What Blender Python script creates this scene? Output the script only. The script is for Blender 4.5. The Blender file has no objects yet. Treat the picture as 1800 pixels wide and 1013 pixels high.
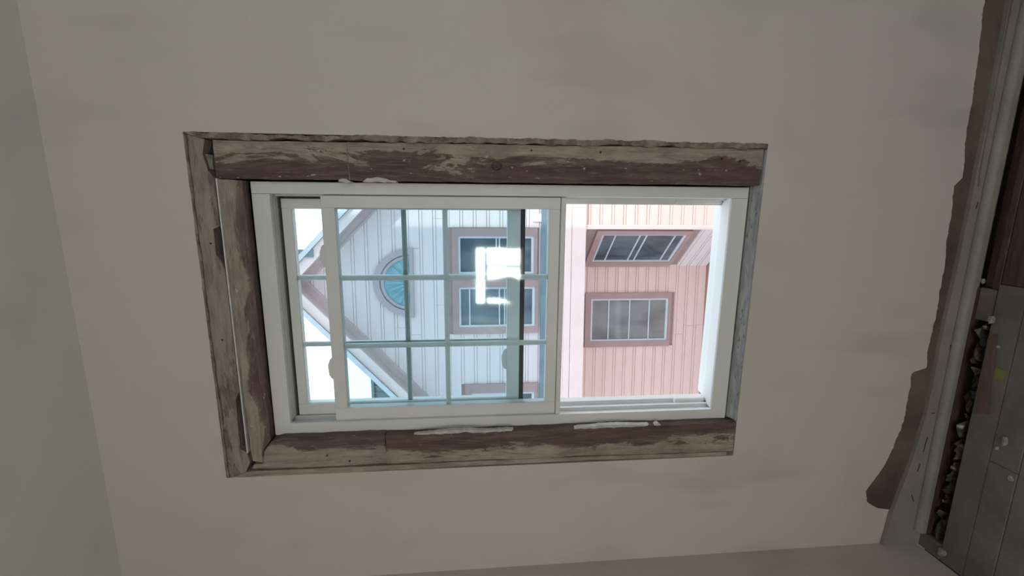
import bpy, bmesh, math, random
from mathutils import Vector, Matrix
random.seed(7)
sc = bpy.context.scene
C = sc.collection

# ------------------------------------------------------------------ camera (phone held sideways: world up = image left)
W_, H_ = 1800, 1013
FPX = 770.0
cam_d = bpy.data.cameras.new('camera'); cam = bpy.data.objects.new('camera', cam_d); C.objects.link(cam)
cam_d.sensor_fit = 'HORIZONTAL'; cam_d.sensor_width = 36.0; cam_d.lens = 36.0 * FPX / W_
cam_d.clip_start = 0.02
rv = Vector((math.radians(-5.05), 0.0, math.radians(10.75)))
R = Matrix.Rotation(rv.length, 3, rv.normalized())
right, up, fwd = R @ Vector((0, 0, -1)), R @ Vector((1, 0, 0)), R @ Vector((0, 1, 0))
M = Matrix((right, up, -fwd)).transposed().to_4x4(); M.translation = Vector((0, -1.15, 1.45))
cam.matrix_world = M
sc.camera = cam

# ------------------------------------------------------------------ sky, exposure, daylight from the mirrored back window, plus an added fill window
wd = bpy.data.worlds.new('sky'); sc.world = wd; wd.use_nodes = True
bg = wd.node_tree.nodes['Background']
bg.inputs[0].default_value = (0.74, 0.87, 1.0, 1); bg.inputs[1].default_value = 2.35
sc.view_settings.view_transform = 'Standard'
sc.view_settings.look = 'None'
sc.view_settings.exposure = 0.0
sc.view_settings.gamma = 1.0
sc.view_settings.use_curve_mapping = False

def area(name, loc, rot, sx, sy, power, col):
    l = bpy.data.lights.new(name, 'AREA'); l.shape = 'RECTANGLE'; l.size = sx; l.size_y = sy
    l.energy = power; l.color = col
    o = bpy.data.objects.new(name, l); C.objects.link(o); o.location = loc; o.rotation_euler = rot
    return o
# area lights: narrow window is seen mirrored, wide one is added fill (rot +90deg about X: shines toward +Y)
area('fill_wide_window', (1.10, -3.06, 1.45), (math.radians(90), 0, 0), 1.5, 1.5, 3, (1.0, 0.965, 0.915))
area('daylight_narrow_window', (-0.70, -3.06, 1.20), (math.radians(90), 0, 0), 0.58, 0.46, 24.5, (1.0, 0.95, 0.85))
# low sun from behind the house on the right: only reaches the far right end of the neighbour
sl = bpy.data.lights.new('sun', 'SUN'); sl.energy = 2.8; sl.angle = math.radians(0.53); sl.color = (1.0, 0.90, 0.78)
sun = bpy.data.objects.new('sun', sl); C.objects.link(sun); sun.location = (6, -12, 9)
sun.rotation_euler = Vector((-0.55, 1.0, -1.25)).to_track_quat('-Z', 'Y').to_euler()

# ------------------------------------------------------------------ materials
def newmat(name):
    m = bpy.data.materials.new(name); m.use_nodes = True
    nt = m.node_tree; return m, nt, nt.nodes['Principled BSDF']
def N(nt, t, **kw):
    n = nt.nodes.new(t)
    for k, v in kw.items():
        if k in n.inputs: n.inputs[k].default_value = v
        else: setattr(n, k, v)
    return n
def coords(nt, scale=(1, 1, 1)):
    tc = N(nt, 'ShaderNodeTexCoord'); mp = N(nt, 'ShaderNodeMapping'); mp.inputs['Scale'].default_value = scale
    nt.links.new(tc.outputs['Object'], mp.inputs['Vector']); return mp.outputs['Vector']
def ramp(nt, stops, src):
    r = N(nt, 'ShaderNodeValToRGB'); e = r.color_ramp.elements
    while len(e) < len(stops): e.new(0.5)
    for i, (p, c) in enumerate(stops):
        e[i].position = p; e[i].color = (c[0], c[1], c[2], 1) if not isinstance(c, (int, float)) else (c, c, c, 1)
    nt.links.new(src, r.inputs[0]); return r.outputs[0]
def noise(nt, vec, scale, detail=4, rough=0.55, dist=0.0):
    n = N(nt, 'ShaderNodeTexNoise'); n.inputs['Scale'].default_value = scale; n.inputs['Detail'].default_value = detail
    n.inputs['Roughness'].default_value = rough; n.inputs['Distortion'].default_value = dist
    nt.links.new(vec, n.inputs['Vector']); return n.outputs[0]
def mix(nt, a, b, fac):
    m = N(nt, 'ShaderNodeMix', data_type='RGBA')
    for s, i in ((a, 6), (b, 7)):
        if isinstance(s, tuple): m.inputs[i].default_value = (s[0], s[1], s[2], 1)
        else: nt.links.new(s, m.inputs[i])
    if isinstance(fac, (int, float)): m.inputs[0].default_value = fac
    else: nt.links.new(fac, m.inputs[0])
    return m.outputs[2]
def math_(nt, op, a, b=0.0, c=None):
    m = N(nt, 'ShaderNodeMath', operation=op)
    for s, i in ((a, 0), (b, 1), (c, 2)):
        if s is None: continue
        if isinstance(s, (int, float)): m.inputs[i].default_value = s
        else: nt.links.new(s, m.inputs[i])
    return m.outputs[0]
def bump(nt, bs, h, strength, dist=0.01):
    b = N(nt, 'ShaderNodeBump'); b.inputs['Strength'].default_value = strength; b.inputs['Distance'].default_value = dist
    nt.links.new(h, b.inputs['Height']); nt.links.new(b.outputs[0], bs.inputs['Normal'])

def m_mottled(name, c1, c2, scale=4, rough=0.7, bs_=0.15, sc3=(1, 1, 1), lo=0.35, hi=0.7, bdist=0.004, metallic=0.0, fine=None):
    m, nt, b = newmat(name); v = coords(nt, sc3)
    col = ramp(nt, [(lo, c1), (hi, c2)], noise(nt, v, scale, 5, 0.6))
    if fine:
        f = ramp(nt, [(0.60, 0), (0.68, 1)], noise(nt, v, fine[0], 3, 0.6)); col = mix(nt, col, fine[1], f)
    nt.links.new(col, b.inputs['Base Color']); b.inputs['Roughness'].default_value = rough; b.inputs['Metallic'].default_value = metallic
    if bs_: bump(nt, b, noise(nt, v, scale * 9, 6, 0.65), bs_, bdist)
    return m

def m_wall(name, c, dirt, k=1.35):
    m, nt, b = newmat(name); v = coords(nt)
    n1 = noise(nt, v, 2.2, 3, 0.5, 0.4)
    n2 = noise(nt, coords(nt, (2.6, 2.6, 0.9)), 2.6, 2, 0.45, 0.2)
    col = mix(nt, c, dirt, ramp(nt, [(0.54, 0), (0.72, 0.55 * k)], n1))
    col = mix(nt, col, tuple(x * 0.80 for x in c), ramp(nt, [(0.56, 0), (0.76, 0.55 * k)], n2))
    spk = ramp(nt, [(0.77, 0), (0.80, 0.5)], noise(nt, v, 42, 2, 0.5)); col = mix(nt, col, tuple(x * 0.55 for x in c), spk)
    nt.links.new(col, b.inputs['Base Color']); b.inputs['Roughness'].default_value = 0.62
    h = math_(nt, 'ADD', noise(nt, v, 7, 4, 0.5), math_(nt, 'MULTIPLY', noise(nt, v, 140, 3, 0.5), 0.06))
    bump(nt, b, h, 0.25, 0.010)
    return m

def m_wood(name, grain, paint_axis=None, edge=0.0, width=0.02, paint=(0.125, 0.072, 0.060), bare=(0.375, 0.31, 0.25), amp=0.055, sign=1, bias=0.0):
    """weathered plank: bare grey-tan wood, old red-brown paint left on one side of a ragged line"""
    m, nt, b = newmat(name)
    sc3 = {'x': (1, 7, 7), 'z': (7, 7, 1)}[grain]
    v = coords(nt, sc3); v1 = coords(nt)
    g = noise(nt, v, 9, 6, 0.7, 0.6)
    g2 = noise(nt, v, 30, 5, 0.7, 0.3)
    barec = ramp(nt, [(0.30, tuple(x * 0.50 for x in bare)), (0.5, bare), (0.72, tuple(x * 1.22 for x in bare))], g)
    barec = mix(nt, barec, tuple(x * 0.40 for x in bare), ramp(nt, [(0.60, 0), (0.72, 0.8)], g2))
    pc = ramp(nt, [(0.3, tuple(x * 0.45 for x in paint)), (0.55, paint), (0.8, (paint[0] * 1.35, paint[1] * 1.5, paint[2] * 1.6))], noise(nt, v, 7, 5, 0.65))
    big = noise(nt, coords(nt, {'x': (1, 3.4, 3.4), 'z': (3.4, 3.4, 1)}[grain]), 3.4, 10, 0.72, 0.5)
    dust = ramp(nt, [(0.50, 0), (0.70, 0.55)], noise(nt, coords(nt, {'x': (1, 9, 9), 'z': (9, 9, 1)}[grain]), 6, 8, 0.75, 0.4))
    pc = mix(nt, pc, tuple(x * 0.72 for x in bare), dust)
    fg = noise(nt, coords(nt, {'x': (1, 16, 16), 'z': (16, 16, 1)}[grain]), 16, 6, 0.8, 0.2)
    stain = ramp(nt, [(0.45, 0), (0.75, 0.75)], noise(nt, v1, 9, 5, 0.6, 0.3))
    barec = mix(nt, barec, (paint[0] * 1.5, paint[1] * 1.6, paint[2] * 1.55), stain)
    if paint_axis is not None:
        sp = N(nt, 'ShaderNodeSeparateXYZ'); nt.links.new(v1, sp.inputs[0])
        d = math_(nt, 'SUBTRACT', sp.outputs[paint_axis], edge)
        d = math_(nt, 'MULTIPLY', d, float(sign))
        wob = math_(nt, 'MULTIPLY', math_(nt, 'SUBTRACT', big, 0.5 - bias), amp * 6)
        d = math_(nt, 'ADD', d, wob)
        fac = ramp(nt, [(0.36, 0), (0.50, 0.8), (0.72, 1)], math_(nt, 'MULTIPLY_ADD', d, 0.5 / max(width, 1e-4), 0.5))
    else:
        fac = ramp(nt, [(0.52, 0), (0.56, 1)], big)
    col = mix(nt, barec, pc, fac)
    col = mix(nt, col, (0.03, 0.025, 0.022), ramp(nt, [(0.28, 0.75), (0.44, 0)], fg))
    col = mix(nt, col, tuple(x * 1.25 for x in bare), ramp(nt, [(0.57, 0), (0.74, 0.75)], fg))
    spk = ramp(nt, [(0.69, 0), (0.73, 0.7)], noise(nt, coords(nt, {'x': (1, 2, 2), 'z': (2, 2, 1)}[grain]), 48, 3, 0.6)); col = mix(nt, col, (0.62, 0.57, 0.50), spk)
    dk = ramp(nt, [(0.70, 0), (0.75, 0.85)], noise(nt, coords(nt, (1, 1, 1)), 23, 4, 0.6)); col = mix(nt, col, (0.05, 0.04, 0.035), dk)
    nt.links.new(col, b.inputs['Base Color']); b.inputs['Roughness'].default_value = 0.72
    h = math_(nt, 'ADD', math_(nt, 'MULTIPLY', g, 0.7), math_(nt, 'MULTIPLY', fac, 0.35)); h = math_(nt, 'ADD', h, math_(nt, 'MULTIPLY', g2, 0.3))
    bump(nt, b, h, 0.7, 0.006)
    return m

def m_glass(name, tint, rough=0.015):
    m = bpy.data.materials.new(name); m.use_nodes = True; nt = m.node_tree; nt.nodes.remove(nt.nodes['Principled BSDF'])
    t = N(nt, 'ShaderNodeBsdfTransparent'); t.inputs[0].default_value = (*tint, 1)
    g = N(nt, 'ShaderNodeBsdfGlossy'); g.inputs['Color'].default_value = (1, 1, 1, 1); g.inputs['Roughness'].default_value = rough
    f = N(nt, 'ShaderNodeFresnel'); f.inputs[0].default_value = 1.38
    ms = N(nt, 'ShaderNodeMixShader'); nt.links.new(f.outputs[0], ms.inputs[0]); nt.links.new(t.outputs[0], ms.inputs[1]); nt.links.new(g.outputs[0], ms.inputs[2])
    nt.links.new(ms.outputs[0], nt.nodes['Material Output'].inputs[0]); return m

MT = {}
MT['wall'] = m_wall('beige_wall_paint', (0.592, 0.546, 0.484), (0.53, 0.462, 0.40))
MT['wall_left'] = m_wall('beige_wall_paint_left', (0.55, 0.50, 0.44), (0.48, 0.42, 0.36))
MT['ceiling'] = m_wall('ceiling_paint', (0.76, 0.755, 0.69), (0.70, 0.695, 0.635), 0.5)
MT['plaster'] = m_mottled('broken_plaster_edge', (0.16, 0.135, 0.10), (0.42, 0.365, 0.29), 26, 0.9, 1.0, (1, 1, 1), 0.36, 0.62, 0.006)
MT['bare_wall'] = m_mottled('bare_brown_plaster', (0.075, 0.058, 0.045), (0.165, 0.125, 0.092), 5, 0.9, 0.5, (1, 1, 1), 0.35, 0.66)
MT['vinyl'] = m_mottled('white_vinyl', (0.70, 0.69, 0.66), (0.76, 0.75, 0.72), 5, 0.42, 0.0)
MT['vinyl_bead'] = m_mottled('white_metal_bead', (0.60, 0.58, 0.54), (0.82, 0.80, 0.76), 30, 0.5, 0.2)
MT['rubber'] = m_mottled('black_rubber', (0.012, 0.012, 0.013), (0.025, 0.025, 0.027), 20, 0.6, 0.0)
MT['glass'] = m_glass('tinted_glass', (0.880, 0.950, 0.970), 0.045)
MT['w_right'] = m_wood('plank_right_wood', 'z', 0, 0.108, 0.02, sign=-1, amp=0.042, bias=-0.01)
MT['w_left'] = m_wood('plank_left_wood', 'z', 0, -0.682, 0.02, sign=1, amp=0.034, bias=0.01)
MT['w_left_old'] = m_wood('plank_left_short_wood', 'z', 0, -0.665, 0.02, sign=1, amp=0.03, paint=(0.13, 0.085, 0.085), bare=(0.36, 0.29, 0.24), bias=0.0)
MT['w_head_in'] = m_wood('plank_head_wood', 'x', 2, 2.030, 0.02, sign=-1, amp=0.022, paint=(0.13, 0.075, 0.068), bare=(0.37, 0.31, 0.25), bias=0.0)
MT['w_head_out'] = m_wood('plank_head_outer_wood', 'x', None, bare=(0.315, 0.268, 0.222), paint=(0.21, 0.168, 0.135))
MT['shade_dark_wood'] = m_mottled('shade_dark_stud_wood', (0.018, 0.016, 0.016), (0.04, 0.033, 0.03), 12, 0.85, 0.4, (7, 7, 1))  # near black, so the shade in the deep holes sits in the colour
MT['knot'] = m_mottled('wood_knot', (0.035, 0.025, 0.022), (0.16, 0.115, 0.09), 60, 0.7, 0.5)
MT['caulk'] = m_mottled('white_caulk', (0.46, 0.44, 0.40), (0.66, 0.645, 0.61), 40, 0.7, 0.5)
MT['sill_grey'] = m_mottled('grey_sill_paint', (0.25, 0.25, 0.26), (0.45, 0.45, 0.45), 14, 0.45, 0.3, (1, 4, 4), fine=(40, (0.10, 0.09, 0.08)))
MT['base_white'] = m_mottled('scuffed_white_paint', (0.235, 0.215, 0.19), (0.30, 0.278, 0.245), 9, 0.6, 0.3)
MT['floor_grey'] = m_mottled('dusty_grey_floor', (0.125, 0.112, 0.098), (0.215, 0.198, 0.175), 5, 0.75, 0.5, fine=(9, (0.165, 0.142, 0.12)))
MT['floor_red'] = m_mottled('dark_red_floorboard', (0.050, 0.023, 0.021), (0.105, 0.060, 0.052), 7, 0.5, 0.35, (1, 8, 8), fine=(14, (0.12, 0.08, 0.07)))
MT['subfloor'] = m_mottled('dark_subfloor', (0.030, 0.022, 0.020), (0.070, 0.055, 0.048), 12, 0.9, 0.6)
MT['foil'] = m_mottled('grey_plastic_film', (0.10, 0.09, 0.08), (0.46, 0.44, 0.40), 22, 0.14, 0.3, metallic=0.5)
MT['lath'] = m_mottled('red_painted_lath', (0.11, 0.055, 0.048), (0.17, 0.115, 0.098), 9, 0.7, 0.3, (1, 5, 5))
MT['tape'] = m_mottled('green_tape', (0.17, 0.20, 0.055), (0.22, 0.25, 0.08), 30, 0.6, 0.1)
MT['chip'] = m_mottled('plaster_chip', (0.26, 0.24, 0.21), (0.40, 0.375, 0.34), 40, 0.8, 0.5)
# outdoors
MT['siding'] = m_mottled('pale_pink_siding', (0.75, 0.655, 0.645), (0.80, 0.70, 0.69), 1.6, 0.55, 0.1, (1, 1, 6))
MT['siding_bounce'] = m_mottled('bounce_lit_siding', (0.78, 0.565, 0.515), (0.83, 0.61, 0.56), 1.6, 0.55, 0.1, (1, 1, 6))  # same pale pink paint, with warm bounce light put into the colour
MT['groove'] = m_mottled('siding_joint', (0.34, 0.24, 0.22), (0.40, 0.29, 0.26), 6, 0.8, 0.0)
MT['rake'] = m_mottled('pale_mauve_rake', (0.56, 0.46, 0.45), (0.64, 0.53, 0.52), 3, 0.55, 0.1)
MT['arch'] = m_mottled('grey_mauve_arch', (0.42, 0.36, 0.37), (0.48, 0.41, 0.42), 3, 0.55, 0.1)
MT['trim'] = m_mottled('mauve_trim', (0.39, 0.262, 0.248), (0.44, 0.30, 0.285), 3, 0.55, 0.1)
MT['pale_trim'] = m_mottled('pale_pink_trim', (0.80, 0.66, 0.63), (0.86, 0.72, 0.69), 2, 0.55, 0.1)
MT['skirt'] = m_mottled('brown_skirt', (0.34, 0.19, 0.15), (0.42, 0.24, 0.19), 4, 0.7, 0.1)
MT['sash_white'] = m_mottled('neighbour_sash', (0.58, 0.62, 0.66), (0.66, 0.70, 0.74), 5, 0.5, 0.0)
MT['roof'] = m_mottled('grey_roof_shingle', (0.20, 0.19, 0.19), (0.32, 0.30, 0.30), 12, 0.9, 0.5)
MT['gutter'] = m_mottled('slate_gutter', (0.16, 0.22, 0.25), (0.22, 0.29, 0.32), 4, 0.4, 0.0)
MT['teal'] = m_mottled('teal_fan', (0.19, 0.36, 0.41), (0.27, 0.46, 0.51), 6, 0.45, 0.1)
MT['greenwall'] = m_mottled('grey_green_cladding', (0.085, 0.12, 0.125), (0.12, 0.16, 0.165), 3, 0.7, 0.0)
MT['ground'] = m_mottled('dusty_yard', (0.40, 0.33, 0.29), (0.52, 0.44, 0.39), 1.5, 0.9, 0.2)
def m_pane(name, c1, c2):
    m, nt, b = newmat(name); v = coords(nt, (2.0, 1, 0.8))
    nt.links.new(ramp(nt, [(0.35, c1), (0.62, c2)], noise(nt, v, 2.2, 2, 0.4)), b.inputs['Base Color'])
    b.inputs['Roughness'].default_value = 0.06; b.inputs['Specular IOR Level'].default_value = 0.6
    return m
MT['pane_cool'] = m_pane('neighbour_pane_cool', (0.05, 0.075, 0.095), (0.115, 0.15, 0.175))
MT['pane_warm'] = m_pane('neighbour_pane_curtained', (0.16, 0.155, 0.16), (0.26, 0.255, 0.255))

# ------------------------------------------------------------------ mesh helpers
OFF = {}
def link(name, me, mat, parent=None):
    o = bpy.data.objects.new(name, me); C.objects.link(o)
    if mat is not None and not me.materials: me.materials.append(MT[mat] if isinstance(mat, str) else mat)
    if parent is not None:
        o.parent = parent
        if parent.name in OFF: o.location = -OFF[parent.name]
    return o
def finish(bm, name, mat, parent=None, bevel=0.0, smooth=False):
    if bevel > 0:
        bmesh.ops.bevel(bm, geom=list(bm.edges), offset=bevel, segments=1, affect='EDGES', clamp_overlap=True)
    bmesh.ops.recalc_face_normals(bm, faces=bm.faces)
    me = bpy.data.meshes.new(name); bm.to_mesh(me); bm.free()
    if smooth:
        for p in me.polygons: p.use_smooth = True
    return link(name, me, mat, parent)
ID = lambda a, b, c: Vector((a, b, c))
def add_box(bm, x0, x1, y0, y1, z0, z1, T=ID):
    vs = [bm.verts.new(T(x, y, z)) for x in (x0, x1) for y in (y0, y1) for z in (z0, z1)]
    for f in ((0, 1, 3, 2), (4, 6, 7, 5), (0, 4, 5, 1), (2, 3, 7, 6), (0, 2, 6, 4), (1, 5, 7, 3)):
        bm.faces.new([vs[i] for i in f])
def box(name, x0, x1, y0, y1, z0, z1, mat, parent=None, bevel=0.0, T=ID):
    bm = bmesh.new(); add_box(bm, x0, x1, y0, y1, z0, z1, T); return finish(bm, name, mat, parent, bevel)
def add_prism(bm, pts, y0, y1, T=ID):
    """closed outline in (x,z) swept from y0 to y1"""
    a = [bm.verts.new(T(p[0], y0, p[1])) for p in pts]; b = [bm.verts.new(T(p[0], y1, p[1])) for p in pts]
    f1 = bm.faces.new(a); f2 = bm.faces.new(b[::-1]); n = len(pts)
    for i in range(n): bm.faces.new((a[i], b[i], b[(i + 1) % n], a[(i + 1) % n]))
    f1.normal_update(); f2.normal_update()
    bmesh.ops.triangulate(bm, faces=[f1, f2], ngon_method='EAR_CLIP')
def prism(name, pts, y0, y1, mat, parent=None, T=ID, bevel=0.0):
    bm = bmesh.new(); add_prism(bm, pts, y0, y1, T); return finish(bm, name, mat, parent, bevel)
def extr_x(name, prof, x0, x1, mat, parent=None, T=ID, smooth=False):
    """outline in (y,z) swept along x"""
    bm = bmesh.new()
    a = [bm.verts.new(T(x0, p[0], p[1])) for p in prof]; b = [bm.verts.new(T(x1, p[0], p[1])) for p in prof]
    f1 = bm.faces.new(a); f2 = bm.faces.new(b[::-1]); n = len(prof)
    for i in range(n): bm.faces.new((a[i], b[i], b[(i + 1) % n], a[(i + 1) % n]))
    f1.normal_update(); f2.normal_update()
    bmesh.ops.triangulate(bm, faces=[f1, f2], ngon_method='EAR_CLIP')
    return finish(bm, name, mat, parent, 0, smooth)
def jag(pts, step, amp, skip=()):
    out = []; n = len(pts)
    for i in range(n):
        a, b = Vector(pts[i]), Vector(pts[(i + 1) % n]); L = (b - a).length; out.append((a.x, a.y))
        if i in skip or L < step * 1.5: continue
        nrm = Vector((-(b - a).y, (b - a).x)) / L; k = max(1, int(L / step))
        off = 0
        for j in range(1, k):
            off = 0.6 * off + random.uniform(-amp, amp)
            p = a + (b - a) * ((j + random.uniform(-.3, .3)) / k) + nrm * off
            out.append((p.x, p.y))
    return out
def ring(name, x0, x1, z0, z1, hx0, hx1, hz0, hz1, y0, y1, mat, parent=None):
    bm = bmesh.new(); o = [(x0, z0), (x1, z0), (x1, z1), (x0, z1)]; h = [(hx0, hz0), (hx1, hz0), (hx1, hz1), (hx0, hz1)]
    V = {}
    for y in (y0, y1):
        V[y] = ([bm.verts.new((p[0], y, p[1])) for p in o], [bm.verts.new((p[0], y, p[1])) for p in h])
    for i in range(4):
        j = (i + 1) % 4
        for y in (y0, y1): bm.faces.new((V[y][0][i], V[y][0][j], V[y][1][j], V[y][1][i]))
        bm.faces.new((V[y0][0][i], V[y1][0][i], V[y1][0][j], V[y0][0][j]))
        bm.faces.new((V[y0][1][i], V[y0][1][j], V[y1][1][j], V[y1][1][i]))
    return finish(bm, name, mat, parent)
def tag(o, label, cat=None, kind=None, group=None):
    o['label'] = label
    if cat: o['category'] = cat
    if kind: o['kind'] = kind
    if group: o['group'] = group
    return o
def empty(name, loc, label, cat=None, kind=None, group=None, rz=0):
    o = bpy.data.objects.new(name, None); C.objects.link(o); o.location = loc; o.rotation_euler = (0, 0, rz); o.empty_display_size = 0.1
    OFF[o.name] = Vector(loc)
    return tag(o, label, cat, kind, group)

# ------------------------------------------------------------------ room shell
XL, XR, YB, ZC = -1.085, 2.30, -3.0, 2.44
HX0, HX1, HZ0, HZ1 = -0.744, 0.164, 0.668, 2.131
wf = tag(ring('wall_front', XL - .15, XR + .15, -0.30, ZC + .12, HX0, HX1, HZ0, HZ1, 0.0, 0.15, 'wall'),
    'beige painted wall with smudges around the window opening', 'wall', 'structure')
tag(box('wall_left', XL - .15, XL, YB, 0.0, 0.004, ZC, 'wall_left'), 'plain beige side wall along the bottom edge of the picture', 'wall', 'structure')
tag(box('wall_right', XR, XR + .15, YB, 0.0, 0.0, ZC, 'wall'), 'beige side wall beyond the red floorboards, out of view', 'wall', 'structure')
tag(box('ceiling', XL - .15, XR + .15, YB - .15, 0.0, ZC, ZC + .12, 'ceiling'), 'greyish flat ceiling along the left edge of the picture', 'ceiling', 'structure')
# back wall with two window openings
bm = bmesh.new()
def bw(x0, x1, z0, z1): add_box(bm, x0, x1, YB - .15, YB, z0, z1)
o1 = (-0.972, -0.418, 0.985, 1.420); o2 = (0.30, 1.90, 0.65, 2.25)
bw(XL - .15, o1[0], 0, ZC); bw(o1[1], o2[0], 0, ZC); bw(o2[1], XR + .15, 0, ZC)
bw(o1[0], o1[1], 0, o1[2]); bw(o1[0], o1[1], o1[3], ZC); bw(o2[0], o2[1], 0, o2[2]); bw(o2[0], o2[1], o2[3], ZC)
wb = tag(finish(bm, 'wall_back', 'wall'), 'beige back wall with one window mirrored in the panes and one added unseen', 'wall', 'structure')
w2 = empty('window_2', (-0.70, -3.0, o1[2]), 'small bright back window mirrored in the sash glass', 'window', 'structure')
box('transom', o1[0], o1[1], -3.03, -3.0, 1.312, 1.342, 'shade_dark_wood', w2)
box('mullion', -0.605, -0.585, -3.03, -3.0, 0.985, 1.312, 'shade_dark_wood', w2)
prism('blocking_panel', [(-0.972, 1.045), (-0.93, 1.15), (-0.915, 1.312), (-0.73, 1.312), (-0.72, 1.20), (-0.69, 1.10), (-0.73, 0.985), (-0.972, 0.985)], -3.02, -3.0, 'shade_dark_wood', w2)  # added panel that shapes the bright patch mirrored in the glass
w3 = empty('fill_window', (1.1, -3.0, 0.65), 'added wide opening behind the camera, unseen, letting in fill light', 'window', 'structure')  # opening added outside the mirrored area to brighten the room
ring('frame', o2[0], o2[1], o2[2], o2[3], o2[0] + .05, o2[1] - .05, o2[2] + .05, o2[3] - .05, -3.05, -3.0, 'vinyl', w3)
box('mullion', 1.08, 1.12, -3.04, -3.0, o2[2] + .05, o2[3] - .05, 'vinyl', w3)

# storey below this room, and an added block above shading the neighbour
tag(box('upper_shade_block', XL - 5.0, XR + .15, YB - .15, 0.15, ZC + .14, 11.0, 'siding'), 'added unseen block above the room that keeps sun off the neighbour', 'building', 'structure')
tag(box('lower_storey', XL - 5.0, XR + .15, YB - .15, 0.15, -2.85, -0.31, 'siding'), 'storey of this building below the room, out of view', 'building', 'structure')

# bare plaster band above the baseboard
raw = [(0.62, 0.122), (0.536, 0.117), (0.314, 0.097), (0.211, 0.094), (0.085, 0.082), (0.061, 0.100), (-0.053, 0.092), (-0.218, 0.084), (-0.322, 0.080),
       (-0.392, 0.083), (-0.479, 0.080), (-0.491, 0.121), (-0.65, 0.118), (-0.785, 0.15), (-0.892, 0.206), (-0.955, 0.192), (-0.965, 0.12), (-0.955, 0.03), (0.62, 0.03)]
def band_top(x):
    for (xa, za), (xb, zb) in zip(raw, raw[1:]):
        if xb <= x <= xa and xa > xb: return za + (zb - za) * (xa - x) / (xa - xb)
    return 0.12
bm = bmesh.new(); prev = None; x = 0.62; jit = 0.0
while x > -0.966:
    jit = 0.75 * jit + random.uniform(-.0016, .0016); zt = band_top(x) + jit
    if x < -0.93: zt -= (-0.93 - x) * 1.6
    zb_ = 0.03 + (max(0, -0.90 - x) * 1.0)
    cur = [bm.verts.new((x, -0.0022, zt)), bm.verts.new((x, -0.0022, zb_)), bm.verts.new((x, 0.01, zb_)), bm.verts.new((x, 0.01, zt))]
    if prev:
        for i in range(4): bm.faces.new((prev[i], prev[(i + 1) % 4], cur[(i + 1) % 4], cur[i]))
    else: bm.faces.new(cur)
    prev = cur; x -= 0.006
bm.faces.new(prev)
p = finish(bm, 'bare_plaster_band', 'bare_wall', wf); p['label'] = 'ragged brown band of bare plaster above the baseboard'
# baseboard and quarter round
bb = empty('baseboard_front', (-0.25, 0, 0), 'scuffed white baseboard with rounded moulding under the window wall', 'baseboard', 'structure')
top = [(0.62, 0.060), (0.30, 0.056), (0.06, 0.056), (-0.30, 0.060), (-0.50, 0.062), (-0.64, 0.064), (-0.80, 0.084), (-0.97, 0.116), (XL, 0.125)]
prism('board', jag([(XL, 0.0), (0.62, 0.0)] + top, 0.03, 0.0012, skip=(0, 1, 10)), -0.014, -0.0025, 'base_white', bb)
r = 0.017
prof = [(-0.0155, 0.0), (-0.0155 - r, 0.0)] + [(-0.0155 - r * math.cos(a), 0.012 + r * math.sin(a)) for a in [i * math.pi / 12 for i in range(0, 7)]]
extr_x('quarter_round', prof, -1.03, 0.62, 'base_white', bb)
box('stained_edge', -1.03, -0.222, -0.0335, -0.0300, -0.045, 0.004, 'floor_red', bb)
prism('loose_sliver', [(0.62, 0.050), (0.62, 0.058), (0.10, 0.050), (0.06, 0.046)], -0.019, -0.0155, 'base_white', bb)
for (x, z, dx, dz) in ((-0.40, 0.030, -0.035, -0.006), (-0.70, 0.045, -0.05, 0.004), (-0.79, 0.052, -0.03, 0.004), (-0.62, 0.036, 0.0, 0.012), (0.02, 0.035, -0.02, 0.002), (-0.9, 0.06, -0.025, -0.012)):
    q = Vector((dx, dz)); n_ = Vector((-q.y, q.x)).normalized() * 0.0014
    prism('scratch', [(x - n_.x, z - n_.y), (x + dx - n_.x, z + dz - n_.y), (x + dx + n_.x, z + dz + n_.y), (x + n_.x, z + n_.y)], -0.0146, -0.0135, 'rubber', bb)

# floor: dark sub-base, planks near the wall, slab beyond
fl = tag(box('floor', XL - .15, XR + .15, YB - .15, 0.0, -0.12, -0.045, 'subfloor'), 'old floor, dusty grey on one side and dark red boards on the other', 'floor', 'structure')
rows = [(-0.033, -0.078), (-0.079, -0.145), (-0.146, -0.212), (-0.213, -0.279), (-0.280, -0.346)]
for i, (ya, yb) in enumerate(rows):
    if i == 0:
        # gap in the first row: the board is missing between the corner piece and the grey filler
        box('floor_plank', XL, -1.035, yb, -0.0005, -0.045, 0.0, 'floor_grey', fl, 0.0015)
        box('floor_plank', -0.315, -0.222, -0.076, -0.034, -0.04, -0.004, 'floor_grey', fl, 0.0015)
        box('floor_plank', -0.220, XR, -0.060, -0.034, -0.045, -0.016, 'floor_red', fl, 0.0015)
        box('floor_plank', -0.220, XR, -0.078, -0.0605, -0.045, -0.004, 'floor_red', fl, 0.0015)
    else:
        xs = [XL, -0.215 + (0.010 if i % 2 else -0.004), XR]
        if i == 2: xs = [XL, -0.70, -0.208, XR]
        for j in range(len(xs) - 1):
            red = xs[j] > -0.3
            box('floor_plank', xs[j] + .0006, xs[j + 1] - .0006, yb, ya, -0.045, (-0.004 if red else 0.0) - 0.0012 * (i % 2), 'floor_red' if red else 'floor_grey', fl, 0.0015)
box('floor_slab', XL, XR, YB, -0.347, -0.045, 0.0, 'floor_grey', fl)
# rounded end of the floor slot
prism_pts = [(-1.034, -0.034)] + [(-1.034 + 0.018 * math.sin(a), -0.055 - 0.022 * math.cos(a)) for a in [math.pi - i * math.pi / 10 for i in range(11)]][::-1]

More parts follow.
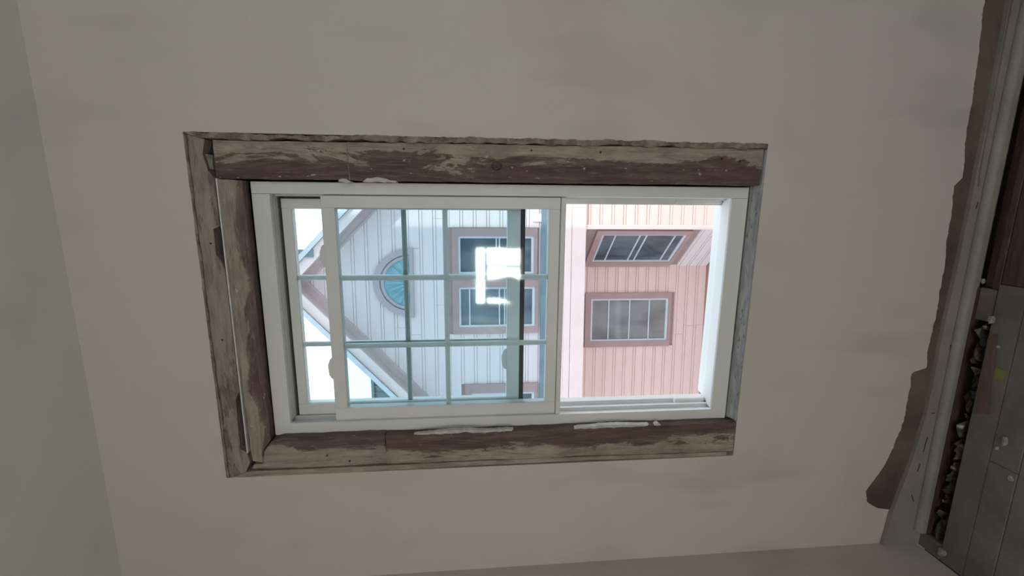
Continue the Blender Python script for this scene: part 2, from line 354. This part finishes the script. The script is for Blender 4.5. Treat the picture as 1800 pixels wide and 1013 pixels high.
# ------------------------------------------------------------------ crumpled film and debris
def crumple(name, x0, x1, y0, y1, z, h, mat, seed, nx=14, ny=6, cat=None, label=None, group=None):
    rnd = random.Random(seed); bm = bmesh.new(); g = []
    for i in range(nx + 1):
        row = []
        for j in range(ny + 1):
            u, v_ = i / nx, j / ny
            arch = math.sin(math.pi * v_) * h
            row.append(bm.verts.new((x0 + (x1 - x0) * u + rnd.uniform(-.3, .3) * abs(x1 - x0) / nx, y0 + (y1 - y0) * v_ + rnd.uniform(-.0035, .0035), z + arch * rnd.uniform(.35, 1.15) + rnd.uniform(0, .004))))
        g.append(row)
    for i in range(nx):
        for j in range(ny):
            q = [g[i][j], g[i + 1][j], g[i + 1][j + 1], g[i][j + 1]]
            bm.faces.new(q[:3]); bm.faces.new((q[0], q[2], q[3]))
    geo = bmesh.ops.solidify(bm, geom=list(bm.faces), thickness=0.0012)
    o = finish(bm, name, mat); return tag(o, label, cat, None, group)
SL = 'crumpled grey plastic film in the floor slot, '
GF = 'plastic film pieces in the floor slot'
crumple('plastic_film', -1.025, -0.93, -0.066, -0.036, -0.043, 0.040, 'foil', 1, 9, 5, 'film', SL + 'the piece at the corner end', GF)
crumple('plastic_film', -0.90, -0.76, -0.072, -0.044, -0.043, 0.043, 'foil', 2, 20, 5, 'film', SL + 'the finely pleated piece', GF)
crumple('plastic_film', -0.745, -0.60, -0.076, -0.045, -0.043, 0.045, 'foil', 3, 12, 5, 'film', SL + 'beside the end of the red lath', GF)
crumple('plastic_film', -0.585, -0.46, -0.076, -0.042, -0.043, 0.050, 'foil', 4, 7, 4, 'film', SL + 'the pale wedge beside the red lath', GF)
crumple('plastic_film', -0.445, -0.325, -0.077, -0.040, -0.043, 0.052, 'foil', 5, 8, 5, 'film', SL + 'the lumpy piece against the grey filler board', GF)
def chip(name, x, y, z, s, mat, seed, label, cat, flat=0.5):
    rnd = random.Random(seed); bm = bmesh.new(); bmesh.ops.create_icosphere(bm, subdivisions=2, radius=1.0)
    for v in bm.verts:
        k = rnd.uniform(.72, 1.2); v.co = Vector((v.co.x * s[0] * k, v.co.y * s[1] * k, max(v.co.z, -0.6) * s[2] * k))
    zmin = min(v.co.z for v in bm.verts)
    for v in bm.verts: v.co += Vector((x, y, z - zmin))
    return tag(finish(bm, name, mat), label, cat, None, 'plaster crumbs on the floor' if cat == 'chip' else None)
bm = bmesh.new(); lv = [(-0.36, -0.087), (-0.34, -0.100), (-0.57, -0.122), (-0.583, -0.095)]
add_prism(bm, [(a, b) for a, b in jag(lv, 0.03, 0.0015)], 0.0, 0.010, T=lambda a, d, b: Vector((a, b, d)))
tag(finish(bm, 'lath_strip', 'lath'), 'dusty red painted wooden lath lying along the floor slot', 'lath')
bm = bmesh.new(); add_prism(bm, jag([(-0.432, -0.114), (-0.436, -0.140), (-0.466, -0.136), (-0.461, -0.111)], 0.008, 0.0008), -0.001, 0.0015, T=lambda a, d, b: Vector((a, b, d)))
tag(finish(bm, 'tape_scrap', 'tape'), 'small square scrap of yellow green tape on the grey floor', 'tape')
chip('plaster_chip', -0.625, -0.172, 0.0, (0.016, 0.006, 0.006), 'chip', 11, 'long pale plaster chip on the grey floor beyond the pleated film', 'chip')
chip('plaster_chip', -0.655, -0.158, 0.0, (0.006, 0.005, 0.004), 'chip', 12, 'tiny pale crumb next to the long plaster chip', 'chip')
chip('plaster_chip', -0.72, -0.20, -0.0012, (0.008, 0.007, 0.004), 'chip', 13, 'round pale crumb on the grey floor farther from the wall', 'chip')
chip('paint_flake', -1.05, -0.088, 0.0, (0.013, 0.010, 0.010), 'base_white', 14, 'white painted nub on the floor in the corner', 'flake')
chip('plaster_chip', -0.375, -0.110, -0.0012, (0.006, 0.005, 0.005), 'chip', 15, 'pale crumb at the upper end of the red lath', 'chip')
chip('plaster_chip', -0.305, -0.083, -0.0012, (0.012, 0.008, 0.009), 'chip', 16, 'grey white lump at the edge of the grey filler board', 'chip')
chip('plaster_chip', -0.205, -0.030, -0.016, (0.008, 0.005, 0.007), 'chip', 17, 'pale chip in the dark groove of the red boards', 'chip')

# ------------------------------------------------------------------ stripped wooden surround (trim_1)
t1 = empty('trim_1', (-0.29, 0.01, 0.668), 'stripped weathered wooden surround with old red brown paint around the window', 'trim', 'structure')
# rough studs behind, the shade of the gaps put into their colour
box('stud', 0.060, 0.163, 0.034, 0.149, 0.669, 2.13, 'shade_dark_wood', t1)
box('stud', -0.743, -0.646, 0.034, 0.149, 0.669, 2.13, 'shade_dark_wood', t1)
box('stud', -0.646, 0.060, 0.085, 0.149, 2.012, 2.13, 'shade_dark_wood', t1)
# right planks (upper edge of picture)
def plank(pts, y0, mat, step=0.02, amp=0.001, y1=0.033, name='plank', skip=(), bevel=0.0):
    return prism(name, jag(pts, step, amp, skip), y0, y1, mat, t1)
plank([(0.0575, 1.7565), (0.148, 1.7575), (0.147, 2.070), (0.0575, 2.070)], 0.006, 'w_right')
plank([(0.0575, 0.676), (0.1525, 0.676), (0.1485, 1.7565), (0.0575, 1.7555)], 0.004, 'w_right')
o = prism('seam_filler', [(0.058, 1.7540), (0.148, 1.7565), (0.148, 1.7580), (0.10, 1.7573), (0.058, 1.7560)], 0.0035, 0.02, 'plaster', t1)
plank([(0.152, 0.669), (0.1645, 0.669), (0.1645, 1.4), (0.1625, 1.75), (0.162, 2.127), (0.150, 2.095), (0.1515, 1.7)], -0.003, 'plaster', 0.010, 0.0026, name='plaster_edge')
# head, outer broken board
ho = [(0.160, 2.131), (0.075, 2.1275), (-0.033, 2.127), (-0.262, 2.127), (-0.477, 2.124), (-0.7435, 2.124), (-0.7435, 2.085), (-0.702, 2.066), (-0.672, 2.071), (-0.660, 2.088), (-0.60, 2.086), (-0.515, 2.084), (-0.495, 2.0735),
      (-0.300, 2.0735), (-0.165, 2.0735), (-0.142, 2.082), (-0.128, 2.090), (-0.065, 2.090), (-0.058, 2.0745), (0.058, 2.0735), (0.075, 2.086), (0.115, 2.094), (0.148, 2.086)]
plank(ho, 0.002, 'w_head_out', 0.018, 0.0014, skip=(12, 13))
plank([(0.079, 2.0745), (0.112, 2.0735), (0.115, 2.090), (0.080, 2.083)], 0.005, 'plaster', 0.012, 0.001, name='plaster_lump')
plank([(0.1620, 2.1305), (0.070, 2.1305), (-0.20, 2.1295), (-0.743, 2.1275), (-0.743, 2.1215), (-0.4, 2.1235), (0.15, 2.124)], -0.003, 'plaster', 0.018, 0.0014, name='plaster_edge')
# head, inner board
plank([(0.0535, 2.010), (0.0555, 2.067), (-0.200, 2.066), (-0.510, 2.0645), (-0.665, 2.063), (-0.700, 2.060), (-0.706, 2.034), (-0.668, 2.028), (-0.640, 2.008), (-0.30, 2.0085)], 0.006, 'w_head_in', 0.02, 0.001)
box('corner_bead', -0.672, 0.058, -0.001, 0.012, 2.0668, 2.0702, 'vinyl_bead', t1, 0.0006)
# left planks (lower edge of picture)
plank([(-0.6335, 1.7005), (-0.7225, 1.7005), (-0.7245, 1.90), (-0.722, 2.062), (-0.7085, 2.056), (-0.708, 2.032), (-0.6700, 2.0255), (-0.641, 2.004), (-0.634, 1.98)], 0.003, 'w_left_old')
plank([(-0.6330, 0.6705), (-0.7275, 0.6705), (-0.7235, 1.2), (-0.7220, 1.6985), (-0.6350, 1.6985), (-0.634, 1.2)], 0.0, 'w_left')
plank([(-0.7290, 0.690), (-0.7425, 0.690), (-0.738, 1.0), (-0.7385, 1.4), (-0.7425, 1.75), (-0.7435, 2.120), (-0.728, 2.075), (-0.7262, 1.7), (-0.7250, 1.2)], -0.001, 'w_left', 0.02, 0.0010, name='plank_edge')
# grey sill under the vinyl frame
extr_x('sill_board', [(0.0015, 0.6685), (0.140, 0.6685), (0.140, 0.685), (0.028, 0.685), (0.018, 0.682), (0.012, 0.675), (0.0015, 0.672)], -0.628, 0.150, 'sill_grey', t1)
# knot, nail heads
bm = bmesh.new()
bmesh.ops.create_cone(bm, cap_ends=True, segments=20, radius1=0.0135, radius2=0.011, depth=0.008, matrix=Matrix.Translation((0.097, 0.001, 1.389)) @ Matrix.Rotation(math.radians(90), 4, 'X'))
for v in bm.verts: v.co.x = 0.097 + (v.co.x - 0.097) * 0.85
o = finish(bm, 'knot', 'knot', t1); o['label'] = 'dark round wood knot'
for (x, z) in ((0.135, 1.62), (0.137, 1.30), (0.136, 1.12), (0.125, 0.79), (0.12, 0.74), (-0.70, 0.76), (-0.69, 1.42), (-0.705, 1.10), (-0.69, 1.86), (-0.71, 1.80), (-0.10, 2.10), (-0.35, 2.10)):
    bm = bmesh.new(); bmesh.ops.create_cone(bm, cap_ends=True, segments=8, radius1=0.0028, radius2=0.0022, depth=0.004, matrix=Matrix.Translation((x, 0.002, z)) @ Matrix.Rotation(math.radians(90), 4, 'X'))
    finish(bm, 'nail_hole', 'rubber', t1)
# white caulk smears
def smear(pts, y0=-0.002, y1=0.03): return prism('caulk_smear', jag(pts, 0.008, 0.0015), y0, y1, 'caulk', t1)
smear([(0.0535, 1.724), (0.0525, 1.642), (0.0575, 1.640), (0.0620, 1.665), (0.0650, 1.690), (0.0625, 1.712)], 0.0)
smear([(0.0535, 1.782), (0.0500, 1.760), (0.0540, 1.752), (0.0605, 1.764), (0.0590, 1.780)], 0.0)
smear([(-0.6345, 1.62), (-0.6355, 1.345), (-0.6290, 1.340), (-0.6300, 1.42), (-0.6260, 1.48), (-0.6275, 1.53), (-0.6310, 1.57)], -0.001, 0.012)
smear([(-0.6350, 1.165), (-0.6370, 1.16), (-0.6345, 0.945), (-0.6300, 0.94), (-0.6275, 1.0), (-0.6270, 1.06), (-0.6300, 1.13)], -0.001, 0.014)
smear([(-0.6340, 0.922), (-0.6290, 0.918), (-0.6265, 0.912), (-0.6340, 0.903)], -0.001, 0.014)

# ------------------------------------------------------------------ white vinyl double-hung window (window_1)
FX0, FX1, FZ0, FZ1 = -0.638, 0.0525, 0.6885, 2.0045
w1 = empty('window_1', (-0.29, 0.08, FZ0), 'white vinyl double hung window with its lower sash raised', 'window', 'structure')
BV = 0.0012
def extr_z(name, prof, z0, z1, mat, parent):      # prof in (x,y)
    return extr_x(name, [(p[0], p[1]) for p in prof], z0, z1, mat, parent, T=lambda a, b, c: Vector((b, c, a)))
# jambs: ribbed liners.  left jamb
extr_z('jamb', [(FX0, 0.03), (-0.6045, 0.03), (-0.6045, 0.040), (-0.6145, 0.041), (-0.6145, 0.070), (-0.6035, 0.0705), (-0.6035, 0.0765), (-0.6145, 0.077), (-0.6145, 0.108), (-0.6020, 0.1085), (-0.6020, 0.135), (FX0, 0.135)], FZ0, FZ1, 'vinyl', w1)
extr_z('jamb', [(FX1, 0.03), (0.0235, 0.03), (0.0225, 0.040), (0.0300, 0.041), (0.0300, 0.070), (0.0175, 0.0705), (0.0175, 0.0765), (0.0275, 0.077), (0.0275, 0.108), (0.0040, 0.1085), (0.0040, 0.135), (FX1, 0.135)], FZ0, FZ1, 'vinyl', w1)
extr_x('head', [(0.03, FZ1), (0.03, 1.9620), (0.040, 1.9610), (0.041, 1.9660), (0.062, 1.9660), (0.063, 1.9655), (0.078, 1.9655), (0.079, 1.9650), (0.108, 1.9650), (0.1085, 1.955), (0.135, 1.955), (0.135, FZ1)], -0.6045, 0.0225, 'vinyl', w1)
extr_x('window_sill', [(0.03, FZ0), (0.03, 0.7350), (0.034, 0.7375), (0.042, 0.7330), (0.072, 0.7270), (0.073, 0.7240), (0.108, 0.7180), (0.135, 0.7080), (0.170, 0.703), (0.170, FZ0)], -0.6045, 0.0225, 'vinyl', w1)
ring('nailing_flange', -0.745, 0.165, 0.667, 2.132, FX0 + .004, FX1 - .004, FZ0 + .004, FZ1 - .004, 0.1355, 0.1500, 'vinyl', w1)
# white stop block and screen track in the left jamb
box('track_block', -0.6140, -0.5960, 0.092, 0.118, 0.722, 0.820, 'vinyl', w1, BV)
box('track_block', 0.0080, 0.0275, 0.100, 0.118, 0.722, 0.860, 'vinyl', w1, BV)

def sash(name, x0, x1, z0, z1, gx0, gx1, gz0, gz1, yf, yb, mx, mz, label):
    s = box('stile', x0, gx0, yf, yb, z0, z1, 'vinyl', None, BV)   # sash body = stile mesh; the rest are its pieces
    bpy.data.objects.remove(s)
    bm = bmesh.new()
    add_box(bm, x0, gx0, yf, yb, z0, z1); add_box(bm, gx1, x1, yf, yb, z0, z1)
    add_box(bm, gx0, gx1, yf + .0006, yb, z0, gz0); add_box(bm, gx0, gx1, yf + .0006, yb, gz1, z1)
    body = finish(bm, name, 'vinyl', w1, 0.001); body['label'] = label
    yg = (yf + yb) / 2
    for m_ in mx: box('muntin', m_ - .0068, m_ + .0068, yg - .0045, yg + .0045, gz0, gz1, 'vinyl', body, 0.0008)
    for m_ in mz: box('muntin', gx0, gx1, yg - .0040, yg + .0040, m_ - .0068, m_ + .0068, 'vinyl', body, 0.0008)
    xs = [gx0] + list(mx) + [gx1]; zs = [gz0] + list(mz) + [gz1]
    for i in range(len(xs) - 1):
        for j in range(len(zs) - 1):
            box('pane', xs[i], xs[i + 1], yg - .0085, yg - .0055, zs[j], zs[j + 1], 'glass', body)   # the grille sits behind the room-side glass
    return body
up_s = sash('upper_sash', -0.6040, 0.0120, 1.3170, 1.9560, -0.5700, -0.0150, 1.3540, 1.9320, 0.0790, 0.1070, (-0.394, -0.2025), (1.640,), 'upper outer sash with white grille')
lo_s = sash('lower_sash', -0.6065, 0.0210, 1.2130, 1.8420, -0.5700, -0.0110, 1.2430, 1.8080, 0.0415, 0.0695, (-0.3900, -0.1980), (1.525,), 'raised lower inner sash with white grille')
box('lift_rail', -0.6060, 0.0205, 0.036, 0.069, 1.1985, 1.2120, 'vinyl', lo_s, 0.002)
box('dark_gap_weatherstrip', -0.6040, 0.0165, 0.0795, 0.100, 1.9563, 1.9600, 'rubber', up_s)  # black strip stands in for the dark gap above the sash
box('dark_gap_weatherstrip', 0.0123, 0.0152, 0.0795, 0.100, 1.40, 1.9563, 'rubber', up_s)  # black strip stands in for the dark gap beside the sash
box('dark_gap_weatherstrip', -0.6000, 0.0150, 0.080, 0.104, 1.3040, 1.3165, 'rubber', up_s)
def lock(x, z, y, up_):
    bm = bmesh.new(); pts = [(x - .032, z), (x + .032, z), (x + .028, z + .009), (x + .010, z + .016), (x - .018, z + .014), (x - .029, z + .008)]
    add_prism(bm, pts, y, y + 0.012); finish(bm, 'sash_lock', 'vinyl', up_, 0.0012)
lock(-0.138, 1.8415, 0.052, lo_s); lock(-0.455, 1.8415, 0.052, lo_s)
lock(-0.450, 1.3535, 0.084, up_s)

# ------------------------------------------------------------------ neighbouring house
HZ = -2.85
house = empty('neighbour_house', (0, 5.2, HZ), 'pale pink gabled clapboard house seen through the window', 'house', rz=math.radians(3.5))
OFF[house.name] = Vector((0, 0, HZ))
SA, ZA, SLP = -1.09, 3.73, 0.95
SW0, SW1 = -4.2, 2.0
def cut(iv, holes):
    out = [iv]
    for h in holes:
        nx = []
        for a, b in out:
            if h[1] <= a or h[0] >= b: nx.append((a, b)); continue
            if h[0] > a: nx.append((a, h[0]))
            if h[1] < b: nx.append((h[1], b))
        out = nx
    return [x for x in out if x[1] - x[0] > 0.02]
def profile(lap):
    return [(0.0, 0.0), (-0.018, 0.0), (-0.020, 0.004), (-0.020, lap - .052), (-0.004, lap - .050), (-0.004, lap - .041), (-0.017, lap - .039), (-0.017, lap - .010), (-0.004, lap - .008), (-0.004, lap - .0005), (0.0, lap - .0005)]
def clad(T, u0, u1, z0, z1, holes, mat, seed, LAP, gable=False, maxlen=2.3):
    PROF = profile(LAP)
    rnd = random.Random(seed); z = z0
    while z < z1 - 0.02:
        zt = min(z + LAP, z1); a, b = u0, u1
        if gable and z > 0.9:
            half = (ZA - z) / SLP + 0.12
            a, b = max(u0, SA - half), min(u1, SA + half)
        if b - a < 0.1: break
        hl = [(h[0], h[1]) for h in holes if h[2] < zt - 0.01 and h[3] > z + 0.01]
        for (p_, q_) in cut((a, b), hl):
            parts = [p_]; 
            while q_ - parts[-1] > maxlen: parts.append(parts[-1] + rnd.uniform(0.8, maxlen) if q_ - parts[-1] > maxlen + .4 else parts[-1] + (q_ - parts[-1]) * .5)
            parts.append(q_)
            for k in range(len(parts) - 1):
                pr = [(y_, z + min(dz, zt - z)) for y_, dz in PROF]
                extr_x('siding_board', pr, parts[k] + (.003 if k else 0), parts[k + 1], mat, house, T=T)
        z += LAP
# wall cores
main = lambda u, y, z: Vector((u, y, z))
prism('wall_core', [(SW0, -0.18), (SW1, -0.18), (SW1, 0.95), (SA, ZA + .12), (SW0, 0.85)], 0.0, 0.10, 'groove', house)
prism('upper_floor', [(SW0, -0.18), (SW1, -0.18), (SW1, -0.06), (SW0, -0.06)], 0.10, 3.0, 'pale_trim', house)
CS, CB = -0.31, -0.93     # front corner (y=0), back corner (y=.8)
dv = Vector((CB - CS, 0.8)); AL = dv.length; dv.normalize(); nv = Vector((-dv.y, dv.x))   # along the splayed face from front to back
if nv.y < 0: nv = -nv
# nv must point into the house (away from the recess): recess side is -s, so into = +s side
if nv.x < 0: nv = -nv
ang = lambda u, y, z: Vector((CS + dv.x * u + nv.x * y, 0 + dv.y * u + nv.y * y, z))
low = lambda u, y, z: Vector((u, 0.8 + y, z))
ZB = -2.50
box('lower_wall_core', SW0, CB, 0.80, 0.90, ZB - .35, -0.18, 'groove', house)
bm = bmesh.new(); add_box(bm, 0, AL, 0.0, 0.10, ZB - .35, -0.18, ang); finish(bm, 'splayed_wall_core', 'groove', house)
box('bay_wall_core', CS, SW1, 0.0, 0.10, ZB - .35, -0.18, 'groove', house)
# upper siding
holes_u = [(-1.87, -0.32, 0.52, 1.75), (-4.05, -2.63, 0.50, 1.59)]
clad(main, SW0, SW1, 0.12, ZA, holes_u, 'siding', 1, 0.190, True)
holes_l = [(-2.32, -1.39, -1.90, -0.41)]
clad(low, SW0, CB, ZB, -0.18, holes_l, 'siding_bounce', 2, 0.176)
clad(ang, 0.02, AL, ZB, -0.18, [(0.03, AL - .03, -1.83, -0.37)], 'siding', 3, 0.176)  # paler copy on the splayed face: its sky light is in the colour
clad(main, CS, SW1, ZB, -0.18, [], 'siding_bounce', 4, 0.176)
box('skirt_board', SW0, CB + .02, 0.765, 0.80, HZ, ZB, 'skirt', house)
bm = bmesh.new(); add_box(bm, -0.01, AL, -0.035, 0.0, HZ, ZB, ang); finish(bm, 'skirt_board', 'skirt', house)
box('skirt_board', CS, SW1, -0.035, 0.0, HZ, ZB, 'skirt', house)
box('corner_board', CS - .03, CS + .035, -0.030, 0.0, ZB, -0.18, 'pale_trim', house)
# belt boards and ledge
box('belt_board', SW0, SW1, -0.060, 0.0, -0.18, 0.022, 'pale_trim', house)
box('belt_board', SW0, SW1, -0.045, 0.0, 0.028, 0.12, 'pale_trim', house)
box('ledge_flashing', SW0, SW1, -0.070, -0.012, 0.395, 0.475, 'gutter', house)
box('flashing_box', -1.62, -1.42, -0.085, -0.010, 0.372, 0.395, 'rubber', house)
box('cable_box', -0.235, -0.12, -0.06, -0.012, 0.46, 0.60, 'siding', house)
# gable rakes
for sg in (-1, 1):
    L = 3.15
    def sl(z_top, z_bot, s0=0.0):
        return [(SA + sg * s0, z_top - SLP * s0), (SA + sg * L, z_top - SLP * L), (SA + sg * L, z_bot - SLP * L), (SA + sg * s0, z_bot - SLP * s0)]
    prism('frieze_board', sl(3.90, 3.735), -0.045, 0.0, 'rake', house)
    prism('frieze_bead', sl(3.765, 3.735), -0.060, -0.045, 'rake', house)
    prism('soffit', sl(3.93, 3.885), -0.30, -0.045, 'rake', house)
    prism('rake_fascia', sl(4.02, 3.85), -0.335, -0.30, 'pale_trim', house)
    prism('roof_slope', sl(4.10, 4.022), -0.36, 3.5, 'roof', house)
    prism('roof_edge', sl(4.105, 4.02), -0.375, -0.36, 'sash_white', house)
bm = bmesh.new(); add_box(bm, -0.72, -0.62, -0.36, -0.26, 3.55, 3.82); finish(bm, 'roof_vent', 'gutter', house)

def hwin(T, u0, u1, z0, z1, c, bars, pane, casing='trim', cut_right=None, vbar=False, lightly=None):
    """house window: casing mesh, its sash, bars and panes as pieces.  c = casing width (left,right,bottom,top)"""
    bm = bmesh.new(); cl, cr, cb, ct = c
    add_box(bm, u0, u0 + cl, -0.050, 0.0, z0, z1, T); add_box(bm, u1 - cr, u1, -0.050, 0.0, z0, z1, T)
    add_box(bm, u0 + cl, u1 - cr, -0.048, 0.0, z1 - ct, z1, T); add_box(bm, u0 + cl, u1 - cr, -0.056, 0.0, z0, z0 + cb, T)
    w = finish(bm, 'window', casing, house)
    a, b, p, q = u0 + cl, u1 - cr, z0 + cb, z1 - ct
    s = 0.029
    bm = bmesh.new()
    add_box(bm, a, a + s, -0.034, -0.004, p, q, T); add_box(bm, b - s, b, -0.034, -0.004, p, q, T)
    add_box(bm, a + s, b - s, -0.033, -0.004, p, p + s * 1.3, T); add_box(bm, a + s, b - s, -0.033, -0.004, q - s, q, T)
    x = finish(bm, 'sash_frame', 'sash_white', w); x.location = (0, 0, 0)
    zs = [p + s * 1.3] + [p + (q - p) * t for t in bars] + [q - s]
    for t in zs[1:-1]:
        box('bar', a + s, b - s, -0.030, -0.006, t - .009, t + .009, 'sash_white', w, 0, T)
    for j in range(len(zs) - 1):
        bm = bmesh.new(); add_box(bm, a + s, b - s, -0.012, -0.003, zs[j] + (.011 if j else 0), zs[j + 1] - (.011 if j < len(zs) - 2 else 0), T)
        finish(bm, 'pane', pane, w)
    return w
hwin(main, -1.075, -0.325, 0.525, 1.752, (0.09, 0.12, 0.05, 0.09), (0.46, 0.50), 'pane_cool')
hwin(main, -1.865, -1.077, 0.505, 1.752, (0.10, 0.10, 0.05, 0.09), (0.40, 0.47, 0.86), 'pane_cool')
hwin(main, -3.45, -2.630, 0.500, 1.590, (0.10, 0.14, 0.05, 0.10), (0.42, 0.88), 'pane_cool')
hwin(low, -2.320, -1.390, -1.900, -0.410, (0.10, 0.10, 0.05, 0.10), (0.245, 0.50, 0.77), 'pane_warm')
hwin(ang, 0.035, AL - .035, -1.830, -0.370, (0.09, 0.12, 0.05, 0.10), (0.13, 0.47, 0.55, 0.84), 'pane_cool')
# half round fan in the gable
CX, CZ = -1.105, 2.345
def half(r_o, r_i, n=24, zs=1.07):
    out = [(CX + r_o * math.cos(math.pi * i / n), CZ + zs * r_o * math.sin(math.pi * i / n)) for i in range(n + 1)]
    if r_i is None: return out
    return out + [(CX + r_i * math.cos(math.pi * (n - i) / n), CZ + zs * r_i * math.sin(math.pi * (n - i) / n)) for i in range(n + 1)]
fan = prism('half_round_vent', half(0.475, None), -0.030, 0.0, 'arch', house); fan['label'] = 'half round gable ornament with teal sunburst'
prism('arch_casing', half(0.485, 0.40), -0.060, -0.030, 'arch', fan)
prism('arch_bead', half(0.385, 0.345), -0.050, -0.030, 'arch', fan)
prism('fan_panel', half(0.345, None), -0.036, -0.030, 'teal', fan)
for i in range(9):
    a = math.pi * (i + 0.5) / 9; d = Vector((math.cos(a), math.sin(a))); n_ = Vector((-d.y, d.x))
    pts = [(CX + d.x * r_ + n_.x * w_, CZ + d.y * r_ + n_.y * w_) for r_, w_ in ((0.07, -.006), (0.33, -.028), (0.33, .028), (0.07, .006))]
    prism('fan_ray', pts, -0.050, -0.036, 'teal', fan)
prism('fan_hub', half(0.075, None, 10), -0.055, -0.036, 'trim', fan)
box('base_ledge', CX - .50, CX + .50, -0.070, 0.0, CZ - .045, CZ + .005, 'arch', fan)

# grey-green building behind, ground
fb = empty('distant_building', (-8.5, 14.5, HZ), 'dark grey green building rising behind the pink gable', 'building')
OFF[fb.name] = Vector((-8.5, 14.5, HZ))
box('wall', -12.0, -5.0, 14.0, 18.0, HZ, 5.02, 'greenwall', fb)
box('parapet', -12.1, -4.9, 13.94, 18.06, 5.02, 5.12, 'greenwall', fb)
for i in range(28): box('cladding_rib', -11.95 + .25 * i, -11.91 + .25 * i, 13.96, 14.0, HZ, 5.02, 'greenwall', fb)
tag(box('ground', -30, 30, 0.6, 40, HZ - .2, HZ, 'ground'), 'bare yard ground between the houses', 'ground', 'structure')
